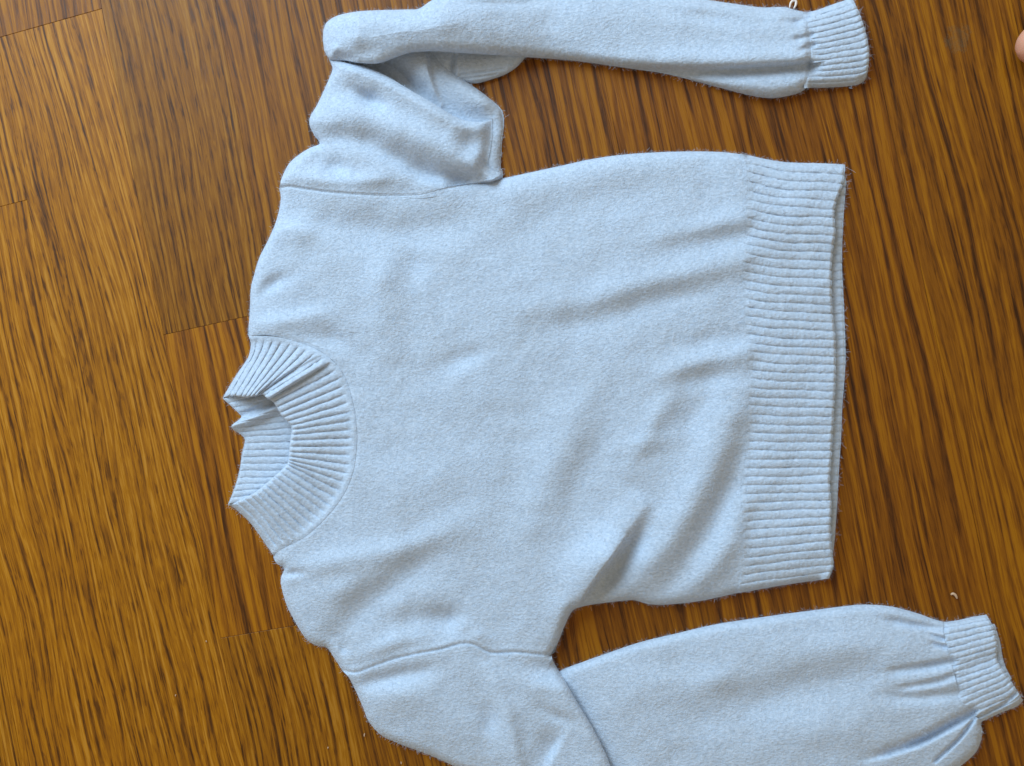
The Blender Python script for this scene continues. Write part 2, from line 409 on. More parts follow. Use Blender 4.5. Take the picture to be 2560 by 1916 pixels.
FOLDS_T = [  # (crest line, mm, width left, width right)
    ([(1300,772),(1420,757),(1528,735),(1680,692),(1855,652)], [1.5,4,6.5,7,5], 36, 30),
    ([(1330,835),(1414,818),(1540,788),(1642,752),(1860,704)], [-1,-3,-3.5,-3.5,-2], 34, 34),
    ([(1580,606),(1700,580),(1855,548)], [1,4,5], 26, 22),
    ([(1690,630),(1858,590)], [-1.5,-3], 22, 22),
    ([(1630,965),(1660,940),(1720,913),(1865,884)], [1,4,5.5,4], 24, 22),
    ([(1660,870),(1760,850),(1860,838)], [-1,-3,-2], 22, 22),
    ([(1690,985),(1720,960),(1780,945),(1868,938)], [-2,-4,-4.5,-2], 24, 24),
    ([(1150,515),(1300,475),(1490,432),(1680,408),(1800,412)], [2,5,5,4,2], 40, 48),
    ([(1180,590),(1320,555),(1490,500),(1680,462),(1790,455)], [-1,-3.5,-3.5,-3,-1], 45, 50),
    ([(1846,985),(1822,1060),(1785,1160),(1728,1262),(1660,1370),(1585,1455),(1530,1490)], [3,8,11,12,11,8,3], 40, 46),
    ([(1862,1080),(1838,1160),(1800,1255),(1742,1362),(1690,1440)], [-3,-5,-6,-5,-2], 30, 30),
    ([(1862,1270),(1812,1375),(1752,1452),(1690,1490)], [4,6,5,2], 26, 30),
    ([(1490,975),(1428,1075),(1378,1185),(1350,1290),(1340,1380)], [2,6,7.5,6,2], 60, 50),
    ([(1530,1000),(1492,1100),(1440,1210),(1400,1290)], [-2,-4.5,-4.5,-1], 42, 42),
    ([(1690,975),(1650,1030),(1610,1110),(1580,1160)], [3.5,4,3,1], 24, 24),
    ([(1770,990),(1720,1050),(1680,1090)], [-2,-4,-1], 28, 28),
    ([(1545,1120),(1610,1105),(1690,1090)], [1,2.2,1], 16, 22),
    # flap at the underarm: steep on its right side
    ([(1400,1606),(1437,1524),(1486,1448),(1521,1402),(1545,1370),(1570,1332)], [7,12,14,13,8,0], 75, 4.5),
    ([(1470,1465),(1521,1398),(1565,1330),(1600,1275),(1625,1235)], [0,6,8,5,0], 60, 24),
    ([(1475,1500),(1530,1432),(1575,1365),(1625,1290)], [-2,-7,-6,0], 16, 30),
    # shoulder and chest
    ([(755,525),(840,560),(926,578),(1017,586),(1125,556),(1230,520)], [-2,-4,-5,-5,-4,-1.5], 44, 50),
    ([(690,580),(745,575),(810,600)], [3,4,1], 20, 30),
    ([(1048,615),(1035,660),(1050,740)], [-1,-4,-1], 40, 44),
    ([(960,620),(955,700),(952,800),(985,930)], [1,4,3.5,1], 46, 40),
    ([(650,738),(680,712),(735,682)], [-2,-5,-1], 18, 16),
    ([(630,815),(700,806),(770,792),(850,775)], [2,5,4.5,1], 22, 28),
    ([(770,850),(830,845),(900,890)], [-1,-4,-1], 24, 30),
    ([(720,1424),(800,1412),(880,1400),(980,1382),(1100,1338),(1190,1280)], [2,5,5,5,4,1], 30, 34),
    ([(700,1440),(730,1433),(775,1432)], [-4,-4,0], 10, 9),
    ([(1090,1385),(1040,1420),(971,1472),(900,1535),(850,1580)], [-1.5,-4,-5,-5,-2], 44, 44),
    ([(770,1490),(850,1475),(930,1440)], [1,3.5,2], 30, 30),
    ([(980,1560),(1040,1545),(1120,1548),(1165,1562)], [-2.5,-4.5,-8.5,-1], 30, 34),
    ([(1175,1570),(1195,1590),(1235,1606)], [2,3.5,1], 20, 24),
    ([(845,1595),(858,1622),(845,1632)], [-0.5,-3,-0.5], 14, 14),
    ([(900,1640),(980,1610),(1060,1592)], [2,3.5,1], 22, 20),
    ([(1005,1600),(1025,1622)], [-0.5,-1.5], 14, 14),
    ([(1200,1330),(1290,1430),(1330,1540)], [1,3,1], 70, 70),
    ([(1000,1000),(1150,980),(1300,930)], [0,2,0], 60, 60),
    ([(1070,930),(1150,900),(1260,860)], [-1,-3,-1], 24, 24),
    ([(980,1250),(1100,1190),(1230,1150)], [1,2.5,1], 50, 50),
    # seams
    (T_seamlow, [-1.7], 3.2, 3.2), ([(a, b - 9) for a, b in T_seamlow], [0.6], 8, 8), (T_seamup, [-1.8,-1.6,-0.9,0], 3.2, 3.2), (T_neck, [-0.7], 5, 5),
]
FOLDS_U1 = [      # front fold of the bunched upper arm
    ([(878,224),(925,248),(980,280)], [-2,-8,0], 18, 18),
    ([(800,300),(850,286),(910,288),(1002,325),(1111,368),(1220,412),(1255,430)], [4,7,8,10,11,11,6], 40, 44),
    ([(800,330),(850,345),(930,350)], [-2,-3,-2], 24, 24),
    ([(1060,290),(1115,338),(1170,366),(1208,386)], [0,-3,-8,-6], 36, 30),
    ([(795,405),(840,420),(885,428)], [-3,-6,-2], 26, 26),
    ([(920,362),(1000,400),(1075,438),(1147,458),(1200,452)], [-3,-6,-9,-11,-7], 28, 22),
    ([(720,450),(800,455),(900,455),(1000,440)], [2,3,3,1], 22, 22),
    (T_seamup, [-1.8,-1.6,-0.9,0], 3.2, 3.2),
]
FOLDS_UB = [      # the far side of the sleeve seen behind it
    ([(1060,120),(1066,170),(1082,225),(1100,262)], [5,6,5,2], 10, 60),
    ([(1120,190),(1170,228),(1215,258),(1236,290)], [2,4,5,4], 34, 26),
    ([(900,170),(980,190),(1040,230)], [-6,-8,-6], 40, 40),
]
FOLDS_U3 = [
    ([(1560,172),(1658,177),(1771,178),(1884,174),(1980,168),(2022,161)], [-2,-6,-8,-9,-9,-9], 10, 22),
    ([(1440,140),(1560,150),(1700,150),(1880,146),(2000,140)], [1,3,4,5,4], 26, 30),
    ([(1960,52),(1990,56),(2012,48)], [-1.5,-3.5,-2], 9, 8),
    ([(1972,100),(2000,96),(2030,89)], [-0.5,-2.8,-2], 7, 7),
    ([(1985,134),(2012,122),(2035,112)], [0,-2.4,-2], 7, 7),
    ([(845,140),(870,148),(900,158)], [-3,-5,-2], 14, 12),
    ([(855,115),(900,132),(960,128)], [0,-4,-1], 22, 18),
    ([(826,150),(835,125),(850,108)], [3,4,1], 12, 14),
    ([(900,60),(1050,60),(1200,55)], [1,3,1], 28, 34),
    ([(1660,30),(1780,45),(1900,55)], [-1,-2.5,-1], 18, 18),
    ([(1090,5),(1250,10),(1400,0)], [-2,-2,-1], 12, 12),
]
FOLDS_L1 = [
    ([(880,1706),(950,1697),(1040,1678),(1107,1662)], [-2,-5,-4,-1], 24, 24),
    ([(900,1760),(1000,1740),(1100,1735)], [1,3,1], 36, 40),
    ([(1220,1672),(1245,1730),(1268,1790),(1290,1890),(1310,1990)], [2,3.5,4,4,3], 22, 26),
    ([(1205,1740),(1222,1800),(1215,1850)], [-1,-3.5,-1], 26, 26),
    ([(1330,1840),(1378,1868),(1400,1880)], [-1,-6,-1], 48, 52),
    ([(1350,1770),(1390,1790),(1430,1805)], [-1,-3,-1], 14, 16),
    ([(1300,1690),(1360,1720),(1420,1780)], [1,2,1], 30, 30),
    (T_seamlow, [-1.7], 3.2, 3.2), ([(a, b - 9) for a, b in T_seamlow], [0.6], 8, 8),
]
FOLDS_L2 = [
    ([(2200,1545),(2243,1556),(2300,1566),(2358,1573)], [-0.5,-3.5,-4,-3], 11, 9),
    ([(2310,1580),(2340,1592),(2358,1598)], [-1,-3,-3], 6, 6),
    ([(2315,1602),(2340,1612),(2362,1618)], [0,-2.5,-3], 6, 6),
    ([(2200,1681),(2251,1674),(2330,1662),(2378,1653)], [-0.5,-3,-5,-4], 8, 14),
    ([(2230,1722),(2275,1716),(2343,1703),(2380,1690)], [-0.5,-2.5,-3.5,-3], 7, 11),
    ([(2200,1738),(2264,1743),(2330,1740),(2392,1731)], [-0.5,-3,-4,-3], 13, 18),
    ([(2160,1900),(2230,1880),(2304,1853),(2370,1819),(2432,1785)], [-1,-5,-9,-9,-7], 14, 8),
    ([(2338,1903),(2396,1849),(2436,1798)], [-3,-4,-4], 5, 5),
    ([(1780,1790),(1880,1755),(2034,1712),(2160,1690)], [-1,-3.5,-4,-2], 46, 50),
    ([(1950,1650),(2100,1620),(2250,1610)], [1,3,2], 50, 50),
    ([(1900,1850),(2050,1830),(2200,1800)], [1,3.5,1], 50, 45),
    ([(1560,1690),(1700,1660),(1800,1650)], [0,-2.5,0], 40, 40),
    ([(1600,1820),(1720,1790),(1830,1800)], [0,-2.5,0], 50, 50),
    ([(1700,1730),(1800,1700),(1900,1690)], [0,2.5,0], 30, 30),
]

for i_, f_ in enumerate(FOLDS_T):
    k_ = 0.66 if i_ < 17 else (0.85 if i_ > 19 else 1.0)
    FOLDS_T[i_] = (f_[0], [a * k_ for a in f_[1]], f_[2] * (1.12 if i_ < 17 else 1), f_[3] * (1.12 if i_ < 17 else 1))
def folds(u, v, lst):
    z = np.zeros(u.shape)
    for pts, a, wl, wr in lst: z += stroke(u, v, pts, a, wl, wr)
    return z
def lumps(u, v, seed=0, a=1.0):
    return a * MM * (1.5 * vnoise(u, v, 170, seed + 1) + 0.75 * vnoise(u, v, 78, seed) + 0.45 * vnoise(u, v, 37, seed + 3) + 0.12 * vnoise(u, v, 13, seed + 5))

def z_torso(u, v):
    e, d = edge_height(u, v, T_free, 6.5, 20, 6.5, 130)
    k = sm(u, 880, 980) * (1 - sm(u, 1090, 1250)) * (1 - sm(v, 560, 640))
    e = e + (0.0115 - e) * k; d = d + (60 - np.minimum(d, 60)) * k
    z = e + (folds(u, v, FOLDS_T)) * (0.25 + 0.75 * arc(d, 30)) + lumps(u, v, 1) * arc(d, 30)
    # the body lies over the sleeve where they meet
    # the flap keeps its height right to the armpit edge
    return np.maximum(z, 0.0006)
uvT = coons(sample(T_top, 400, 0, .5), sample(T_bot, 400, 0, .5), sample(T_left, 400, 1, .5), sample(T_right, 400, 1, .5))
zT = z_torso(uvT[..., 0], uvT[..., 1])
body = link('body', mesh_from('body', [grid_mesh(uvT, zT, skip='R')]), KNIT, sw)

# ---- hem ribbing
H_top = [(1850,384),(1870,388),(1909,397),(1966,406),(2061,409),(2113,412)]
H_right = [(2113,412),(2111,441),(2104,472),(2093,497),(2086,533),(2089,578),(2083,624),(2079,673),(2080,730),(2083,787),(2089,844),(2090,920),(2088,980),(2084,1052),(2080,1128),(2075,1204),(2079,1261),(2077,1318),(2080,1375),(2084,1413),(2073,1447)]
H_left = [(x - 9, y) for x, y in T_right]; H_left[0] = (1850,384); H_left[-1] = (1838,1484)
H_bot = [(1838,1484),(1870,1479),(1908,1472),(1980,1460),(2045,1451),(2073,1447)]
def rib_piece(top, bot, left, right, nribs, ns, free, end_edge, t1, r1, t2, r2, fl_list, base=0.0, amp=2.0, fade=26, seed=0, lump=1.0, per=11, end_h=3.2, wob=0.10, axis=0, warp=0.0):
    nt = nribs * per + 1
    uv = coons(sample(top, ns, axis, .7), sample(bot, ns, axis, .7), sample(left, nt, None), sample(right, nt, None, warp=warp))
    u, v = uv[..., 0], uv[..., 1]
    e, d = edge_height(u, v, free, t1, r1, t2, r2)
    z = e + folds(u, v, fl_list) * (0.25 + 0.75 * arc(d, 30)) + lumps(u, v, seed, lump) * arc(d, 30)
    s = np.linspace(0, 1, ns)[None, :]; t = np.linspace(0, 1, nt)[:, None]
    L = np.linalg.norm(uv[nt // 2, 0] - uv[nt // 2, -1]); x = s * L
    de = seg_dist(u, v, catmull(end_edge, 4))[0]
    phi = t * nribs + wob * vnoise(u * 0.45, v, 34, seed + 8) + 0.035 * vnoise(u, v, 10, seed + 9)
    k = sm(x, 4, fade)
    st_ = 0.09 * np.sin(2 * np.pi * (x / 9.5 + 0.5 * np.floor(phi))) * np.abs(np.sin(np.pi * phi))
    z = z + k * MM * (amp * rib_profile(phi) + st_ + 0.14 * vnoise(u, v, 7, seed + 2))
    z = z - (1 - sm(x, 0, 9)) * 0.0016
    z = z - (1 - arc(de, 7)) * end_h * MM
    z = np.maximum(z, 0.0006) + base
    return uv, z
uvH, zH = rib_piece(H_top, H_bot, H_left, H_right, 49, 84, [H_top[1:], H_bot[:-1]], H_right, 6.5, 20, 6.5, 130, FOLDS_T, seed=1, lump=1.0, wob=0.10, amp=2.8, per=13, warp=0.017)
hem = link('hem_ribbing', mesh_from('hem_ribbing', [grid_mesh(uvH, zH, drop=0.004, skip='L')]), RIBK, sw)
# back layer of the hem showing past the front one
BH_right = [(2110,425),(2115,456),(2109,540),(2105,654),(2110,768),(2114,882),(2112,938),(2106,1014),(2103,1090),(2098,1166),(2094,1242),(2091,1290),(2086,1356),(2080,1400)]
BH_left = [(2000,430),(1990,600),(1990,900),(1990,1200),(2000,1400)]
uvB, zB = rib_piece([(2000,430),(2060,428),(2110,425)], [(2000,1400),(2050,1402),(2080,1400)], BH_left, BH_right, 46, 34, [], BH_right, 2.5, 10, 2.0, 40, [], seed=4, lump=0.3, amp=1.9, fade=12, end_h=2.2)
link('back_hem_ribbing', mesh_from('back_hem_ribbing', [grid_mesh(uvB, zB)]), RIBK, sw)

# ---- collar
CO = [(618,836),(645,838),(692,842),(737,852),(779,867),(813,886),(824,895),(851,923),(872,970),(887,1034),(892,1085),(890,1130),(881,1185),(857,1240),(818,1292),(762,1342),(708,1371),(684,1390)]
CI = [(557,996),(578,991),(606,993),(625,993),(643,990),(656,987),(666,995),(684,1007),(703,1038),(728,1067),(727,1093),(723,1125),(721,1150),(716,1163),(684,1193),(642,1228),(602,1250),(570,1262)]
N = 36 * 12 + 1
co = catmull(CO, 8); ci = catmull(CI, 8)
sl = np.concatenate([[0], np.cumsum(np.linalg.norm(np.diff(co, axis=0), axis=1) * 0.75 + np.linalg.norm(np.diff(ci, axis=0), axis=1) * 0.25)]); sl /= sl[-1]
tt = np.linspace(0, 1, N)
co = np.stack([np.interp(tt, sl, co[:, k]) for k in (0, 1)], 1); ci = np.stack([np.interp(tt, sl, ci[:, k]) for k in (0, 1)], 1)
nc = 60
sc = np.linspace(0, 1, nc)[None, :, None]
uvC = co[:, None] * (1 - sc) + ci[:, None] * sc
silA = [(621,839),(627,860),(620,894),(592,936),(564,982),(557,996)]
silB = [(570,1262),(589,1274),(622,1304),(648,1338),(684,1390)]
# pull the two ends onto the real side lines
def sideline(pl, n):
    return sample(pl, n)
eA = sideline(silA, nc); eB = sideline(silB[::-1], nc)
wA = np.exp(-np.linspace(0, 1, N) / 0.06)[:, None, None]; wB = np.exp(-(1 - np.linspace(0, 1, N)) / 0.06)[:, None, None]
uvC = uvC + wA * (eA[None] - uvC[0][None]) + wB * (eB[None] - uvC[-1][None])
u, v = uvC[..., 0], uvC[..., 1]
eC, dC = edge_height(u, v, [silA, silB], 5, 20, 7, 70)
s1 = np.linspace(0, 1, nc)[None, :]
t1 = np.linspace(0, 1, N)[:, None]
rise = 6.5 * sm(s1, 0, 1) * np.clip(dC / 60, 0.1, 1)
zC = eC + rise * MM
zC += stroke(u, v, [(830,900),(750,945),(668,997)], [2.5,5,5], 5, 60)       # main band folds over the shoulder part
zC += stroke(u, v, [(815,885),(730,932),(652,984)], [-1,-3,-4], 9, 5)
zC += stroke(u, v, [(716,1160),(790,1215),(850,1270)], [-2.5,-2,-0.5], 22, 22)  # crease from the inner corner
zC += lumps(u, v, 6, 0.8)
phiC = t1 * 36 + 0.07 * vnoise(u, v, 30, 2) + 0.03 * vnoise(u, v, 9, 3)
Lc = s1 * 160
zC += sm(Lc, 3, 22) * MM * (3.6 * rib_profile(phiC, 0.24) + 0.05 * np.sin(2 * np.pi * (Lc / 9 + 0.5 * np.floor(phiC))) + 0.12 * vnoise(u, v, 7, 5))
inner = (1 - s1) * 150
zC -= (1 - arc(inner, 9)) * 3.2 * MM
kn_ = np.exp(-(Lc / 13) ** 2) * np.ones_like(zC); zC = zC * (1 - kn_) + (z_torso(u, v) - 0.0003) * kn_
zC = np.maximum(zC, 0.0008)
collar = link('collar', mesh_from('collar', [grid_mesh(uvC, zC, drop=0.0045, skip='L')]), RIBK, sw)
# inside of the back of the collar
KO = [(557,997),(572,1010),(588,1025),(603,1041),(597,1050),(579,1064),(584,1075),(604,1088),(612,1101),(604,1139),(599,1173),(588,1214),(570,1261)]
KI = [(690,960),(700,975),(705,990),(712,1004),(716,1008),(722,1014),(735,1028),(750,1050),(760,1075),(765,1110),(765,1145),(745,1195),(690,1240)]
nk = 18 * 12 + 1
ko = sample(KO, nk); ki = sample(KI, nk)
kk = 46; sk_ = np.linspace(0, 1, kk)[None, :, None]
uvK = ko[:, None] * (1 - sk_) + ki[:, None] * sk_
u, v = uvK[..., 0], uvK[..., 1]
zK = np.full(u.shape, 3.6 * MM) + lumps(u, v, 9, 0.4)
zK += stroke(u, v, [(575,1068),(640,1042),(700,1016)], [5,6.5,5], 9, 13)
zK += stroke(u, v, [(600,1044),(650,1018),(700,998)], [-2,-3,-3], 8, 8)
tk = np.linspace(0, 1, nk)[:, None]
phiK = tk * 18 + 0.05 * vnoise(u, v, 20, 4)
xk = np.linspace(0, 1, kk)[None, :] * 140
zK += MM * 2.2 * rib_profile(phiK, 0.20) * sm(xk, 0, 8)
zK += MM * 3.0 * sm(v, 1170, 1250)
zK -= (1 - arc(xk, 7)) * 2.4 * MM
zK = np.maximum(zK, 0.0006)
kb = link('collar_inside', mesh_from('collar_inside', [grid_mesh(uvK, zK)]), RIBK, collar)

# ---- upper sleeve: bunched upper arm
U_bot = [(698,471),(720,467),(774,475),(832,482),(908,487),(985,492),(1053,496),(1107,488),(1187,476),(1240,466)]
U_left = [(812,112),(821,145),(831,174),(814,217),(792,264),(775,293),(774,312),(785,337),(799,359),(777,369),(752,384),(723,409),(704,446),(698,471)]
U_right = [(1083,112),(1129,174),(1165,203),(1205,232),(1241,261),(1256,279),(1260,308),(1255,362),(1252,417),(1258,440),(1240,466)]
U_top = [(812,112),(900,112),(1000,112),(1083,112)]
uvU = coons(sample(U_top, 260), sample(U_bot, 260), sample(U_left, 220), sample(U_right, 220))
F_top = [(826,152),(850,153),(880,160),(915,168),(966,190),(1020,222),(1075,254),(1129,287),(1162,301),(1196,305),(1216,302),(1230,296)]
def z_ub(u, v):
    e, d = edge_height(u, v, [U_left, U_right], 6.0, 20, 5.0, 110)
    z = e * 0.9 + folds(u, v, FOLDS_UB) * arc(d, 26) + lumps(u, v, 21, .5) * arc(d, 30)
    z -= 0.006 * sm(v, 300, 420) * (1 - sm(u, 1180, 1235))
    z -= 0.012 * (1 - sm(u, 820, 900))
    z -= 0.0065 * np.exp(-(seg_dist(u, v, catmull(F_top, 4))[0] / 34) ** 2)
    return np.maximum(z, 0.0006)
zU = z_ub(uvU[..., 0], uvU[..., 1])
chunks = [grid_mesh(uvU, zU, skip='TB', fuzz=.6)]
F_left = [(826,152),(831,174),(814,217),(792,264),(775,293),(774,312),(785,337),(799,359),(777,369),(752,384),(723,409),(704,446),(698,471)]
F_right = [(1230,296),(1231,335),(1225,380),(1220,410),(1232,424),(1256,437),(1250,468)]
F_bot = U_bot[:-1] + [(1250,468)]
uvG = coons(sample(F_top, 280), sample(F_bot, 280), sample(F_left, 220), sample(F_right, 220))
def z_uf(u, v):
    e, d = edge_height(u, v, [F_left], 6.5, 20, 6.5, 110)
    dt = seg_dist(u, v, catmull(F_top, 4))[0]; dr = seg_dist(u, v, catmull(F_right, 4))[0]
    z = e + folds(u, v, FOLDS_U1 + FOLDS_T[20:25]) * (0.15 + 0.85 * arc(d, 26)) + lumps(u, v, 1) * arc(d, 30)
    kk_ = 0.2 + 0.8 * arc(d, 60)
    z += (0.012 * np.exp(-(dt / 58) ** 2) * (1 - 0.45 * sm(u, 1090, 1220)) - 0.012 * (1 - arc(dt, 26))) * kk_
    kr_ = np.exp(-(dr / 20) ** 2)
    z = z * (1 - kr_) + (z_ub(u, v) + 0.0006) * kr_
    tp = np.array(T_top, float); vt = np.interp(u, tp[:, 0], tp[:, 1])
    z -= 0.014 * sm(u, 1080, 1160) * sm(v - vt, -2, 10)
    return np.maximum(z, 0.0006)
u, v = uvG[..., 0], uvG[..., 1]
zG = z_uf(u, v)
ds = seg_dist(u, v, catmull(T_seamup, 4))[0]
kb_ = np.exp(-(ds / 24) ** 2) * (1 - sm(u, 1090, 1190))
zG = zG * (1 - kb_) + z_torso(u, v) * kb_
chunks.append(grid_mesh(uvG, zG, skip='B', drop=0.009))
# lobe of cloth under the forearm
bl = [((1070,112),(1076,150)),((1098,114),(1108,182)),((1122,116),(1132,196)),((1140,116),(1150,200)),((1160,118),(1168,206)),((1188,120),(1190,209)),((1225,124),(1225,200)),((1265,128),(1264,186)),((1295,132),(1292,168)),((1320,138),(1312,146))]
ba = sample([a for a, b in bl], 90); bb = sample([b for a, b in bl], 90)
tb = np.linspace(0, 1, 40)[:, None, None]
uvL = ba[None] * (1 - tb) + bb[None] * tb
u, v = uvL[..., 0], uvL[..., 1]
eL, dL = edge_height(u, v, [[b for a, b in bl]], 5, 16, 4, 60)
zL = eL + stroke(u, v, [(1138,140),(1134,165),(1136,185)], [-4,-5,-3], 4, 9) + stroke(u, v, [(1150,188),(1200,180),(1262,172)], [-1.5,-2,-1], 4, 4) + stroke(u, v, [(1160,196),(1200,192),(1240,186)], [-1.2,-1.5,-1], 3, 3) + lumps(u, v, 5, .5)
chunks.append(grid_mesh(uvL, np.maximum(zL, 0.0006)))
# forearm laid back over it
fr = [((807,100),(811,128)),((809,74),(822,146)),((818,55),(838,152)),((845,39),(862,152)),((894,29),(900,158)),((945,26),(946,159)),((985,25),(984,146)),((1020,24),(1022,133)),((1048,22),(1052,130)),
      ((1086,-2),(1090,129)),((1180,-22),(1183,135)),((1310,-26),(1310,143)),((1437,-26),(1437,153)),((1568,-22),(1568,171)),((1680,-12),(1668,186)),((1767,0),(1771,212)),((1850,12),(1861,236)),
      ((1907,19),(1925,246)),((1960,18),(1972,240)),((1993,26),(2003,230)),((2018,31),(2017,220)),((2030,28),(2030,220))]
FA = [a for a, b in fr]; FB = [b for a, b in fr]
fp = sample([(a[0], a[1], b[0], b[1]) for a, b in fr], 420)
fa = fp[:, :2]; fb = fp[:, 2:]
tf = np.linspace(0, 1, 130); tf = 0.5 - 0.5 * np.cos(np.pi * tf) * (0.55 + 0.45 * np.abs(np.cos(np.pi * tf)))
tf = (tf - tf[0]) / (tf[-1] - tf[0]); tf = tf[:, None, None]
uvF = fa[None] * (1 - tf) + fb[None] * tf
def z_u3(u, v):
    e, d = edge_height(u, v, [FA, FB, [FA[0], FB[0]]], 8.5, 30, 6, 80)
    base = 0.021 * (1 - sm(u, 1090, 1400)) * sm(u, 800, 900)
    base = base - 0.003 * sm(u, 2010, 2030)
    return np.maximum(e + base + folds(u, v, FOLDS_U3) * (0.2 + 0.8 * arc(d, 20)) + lumps(u, v, 7, .9) * arc(d, 24), 0.0008)
zF = z_u3(uvF[..., 0], uvF[..., 1])
chunks.append(grid_mesh(uvF, zF, skip='R'))
sleeve1 = link('sleeve', mesh_from('sleeve', chunks), KNIT, sw)
sleeve1['label'] = 'sleeve bunched at the shoulder and doubled back alongside the body'
# its cuff
c_top = [(2008,32),(2020,31),(2044,25),(2086,10),(2115,0),(2130,-6)]
c_bot = [(2010,221),(2030,220),(2052,220),(2111,217),(2145,212),(2160,203)]
c_left = [(2008,32),(2006,60),(2016,95),(2022,132),(2020,160),(2012,195),(2010,221)]
c_right = [(2130,-6),(2140,15),(2151,39),(2162,73),(2169,101),(2173,135),(2171,169),(2166,192),(2160,203)]
uvq, zq = rib_piece(c_top, c_bot, c_left, c_right, 14, 60, [c_top[1:], c_bot[1:]], c_right, 8.5, 26, 5, 80, FOLDS_U3, seed=12, lump=.6, amp=2.3, fade=20, end_h=3.5)
link('cuff', mesh_from('cuff', [grid_mesh(uvq, zq, skip='L')]), RIBK, sleeve1)

# ---- lower sleeve: forearm first, upper arm folded over it
L2_top = [(1372,1695),(1405,1675),(1455,1656),(1514,1635),(1600,1606),(1695,1583),(1780,1563),(1860,1550),(1950,1537),(2034,1526),(2110,1516),(2164,1512),(2229,1517),(2294,1534),(2330,1547),(2358,1555)]
L2_bot = [(1490,2120),(1700,2125),(1900,2090),(2100,2045),(2250,1995),(2350,1950),(2406,1912),(2438,1883),(2452,1854),(2456,1824),(2452,1812),(2456,1803)]
L2_left = [(1372,1695),(1400,1790),(1440,1900),(1490,2120)]
L2_right = [(2358,1555),(2360,1596),(2368,1622),(2376,1654),(2387,1691),(2397,1730),(2410,1762),(2434,1788),(2456,1803)]
uv2 = coons(sample(L2_top, 340, 0, .6), sample(L2_bot, 340, 0, .6), sample(L2_left, 220), sample(L2_right, 220))
def z_l2(u, v):
    e, d = edge_height(u, v, [L2_top, L2_bot], 7.5, 24, 6, 130)
    return np.maximum(e * (0.35 + 0.65 * sm(u - 0.42 * (v - 1700), 1380, 1520)) + folds(u, v, FOLDS_L2) * (0.2 + 0.8 * arc(d, 20)) + lumps(u, v, 14) * arc(d, 30), 0.0006)
z2 = z_l2(uv2[..., 0], uv2[..., 1])
L1_left = [(857,1678),(868,1689),(873,1696),(890,1729),(908,1770),(921,1802),(953,1838),(1007,1863),(1084,1892),(1134,1915),(1230,1955),(1350,2020),(1470,2110)]
L1_right = [(1378,1638),(1384,1655),(1410,1699),(1441,1752),(1477,1811),(1514,1883),(1527,1916),(1555,1975),(1570,2030),(1570,2110)]
L1_bot = [(1470,2110),(1520,2130),(1570,2110)]
uv1 = coons(sample(T_seamlow, 220, 0, .5), sample(L1_bot, 220), sample(L1_left, 220, 1, .5), sample(L1_right, 220, 1, .5))
L2poly = L2_top
def z_l1(u, v):
    e, d = edge_height(u, v, [L1_left, L1_right], 6.5, 20, 6.5, 130)
    lr = np.array(catmull(L1_right, 4)); dr = seg_dist(u, v, lr)[0]
    under = 0.010 * np.exp(-(dr / 70) ** 2) * sm(v, 1665, 1730)
    return np.maximum(e + under + folds(u, v, FOLDS_L1 + FOLDS_T[27:37]) * (0.25 + 0.75 * arc(d, 24)) + lumps(u, v, 1) * arc(d, 30), 0.0006)
z1 = z_l1(uv1[..., 0], uv1[..., 1])
ds = seg_dist(uv1[..., 0], uv1[..., 1], catmull(T_seamlow, 4))[0]
kb_ = np.exp(-(ds / 26) ** 2)
z1 = z1 * (1 - kb_) + z_torso(uv1[..., 0], uv1[..., 1]) * kb_
sleeve2 = link('sleeve', mesh_from('sleeve', [grid_mesh(uv2, z2, skip='RL'), grid_mesh(uv1, z1, skip='T')]), KNIT, sw)
sleeve2['label'] = 'smooth full sleeve folded back at the elbow with a gathered cuff'
d_top = [(2346,1555),(2358,1556),(2395,1551),(2430,1543),(2466,1537)]
d_bot = [(2448,1806),(2462,1801),(2501,1783),(2541,1767),(2558,1752)]
d_left = [(2346,1555),(2348,1596),(2357,1622),(2365,1654),(2376,1691),(2386,1730),(2399,1764),(2424,1790),(2448,1806)]
d_right = [(2466,1537),(2483,1567),(2491,1595),(2494,1620),(2493,1648),(2503,1668),(2522,1694),(2543,1727),(2558,1752)]
uvr, zr = rib_piece(d_top, d_bot, d_left, d_right, 17, 60, [d_top, d_bot], d_right, 7.5, 22, 5, 90, FOLDS_L2 + [([(2440,1798),(2512,1759),(2541,1733)], [-3,-3,-3], 5, 5), ([(2496,1640),(2440,1665),(2390,1690)], [-2.5,-2,-1], 22, 22)], seed=16, lump=.6, amp=2.3, fade=18, end_h=3.5, axis=0)
link('cuff', mesh_from('cuff', [grid_mesh(uvr, zr, drop=0.005, skip='L')]), RIBK, sleeve2)
# far layer of that cuff
q_right = [(2486,1560),(2500,1605),(2507,1645),(2516,1672),(2530,1698)]
q_left = [(2440,1570),(2445,1610),(2450,1650),(2460,1680),(2480,1710)]
uvs, zs = rib_piece([(2440,1570),(2465,1562),(2486,1560)], [(2480,1710),(2505,1704),(2530,1698)], q_left, q_right, 8, 24, [], q_right, 2.5, 10, 2, 40, [], seed=18, lump=.3, amp=1.4, fade=8, end_h=2.5)
link('cuff_back_layer', mesh_from('cuff_back_layer', [grid_mesh(uvs, zs)]), RIBK, sleeve2)

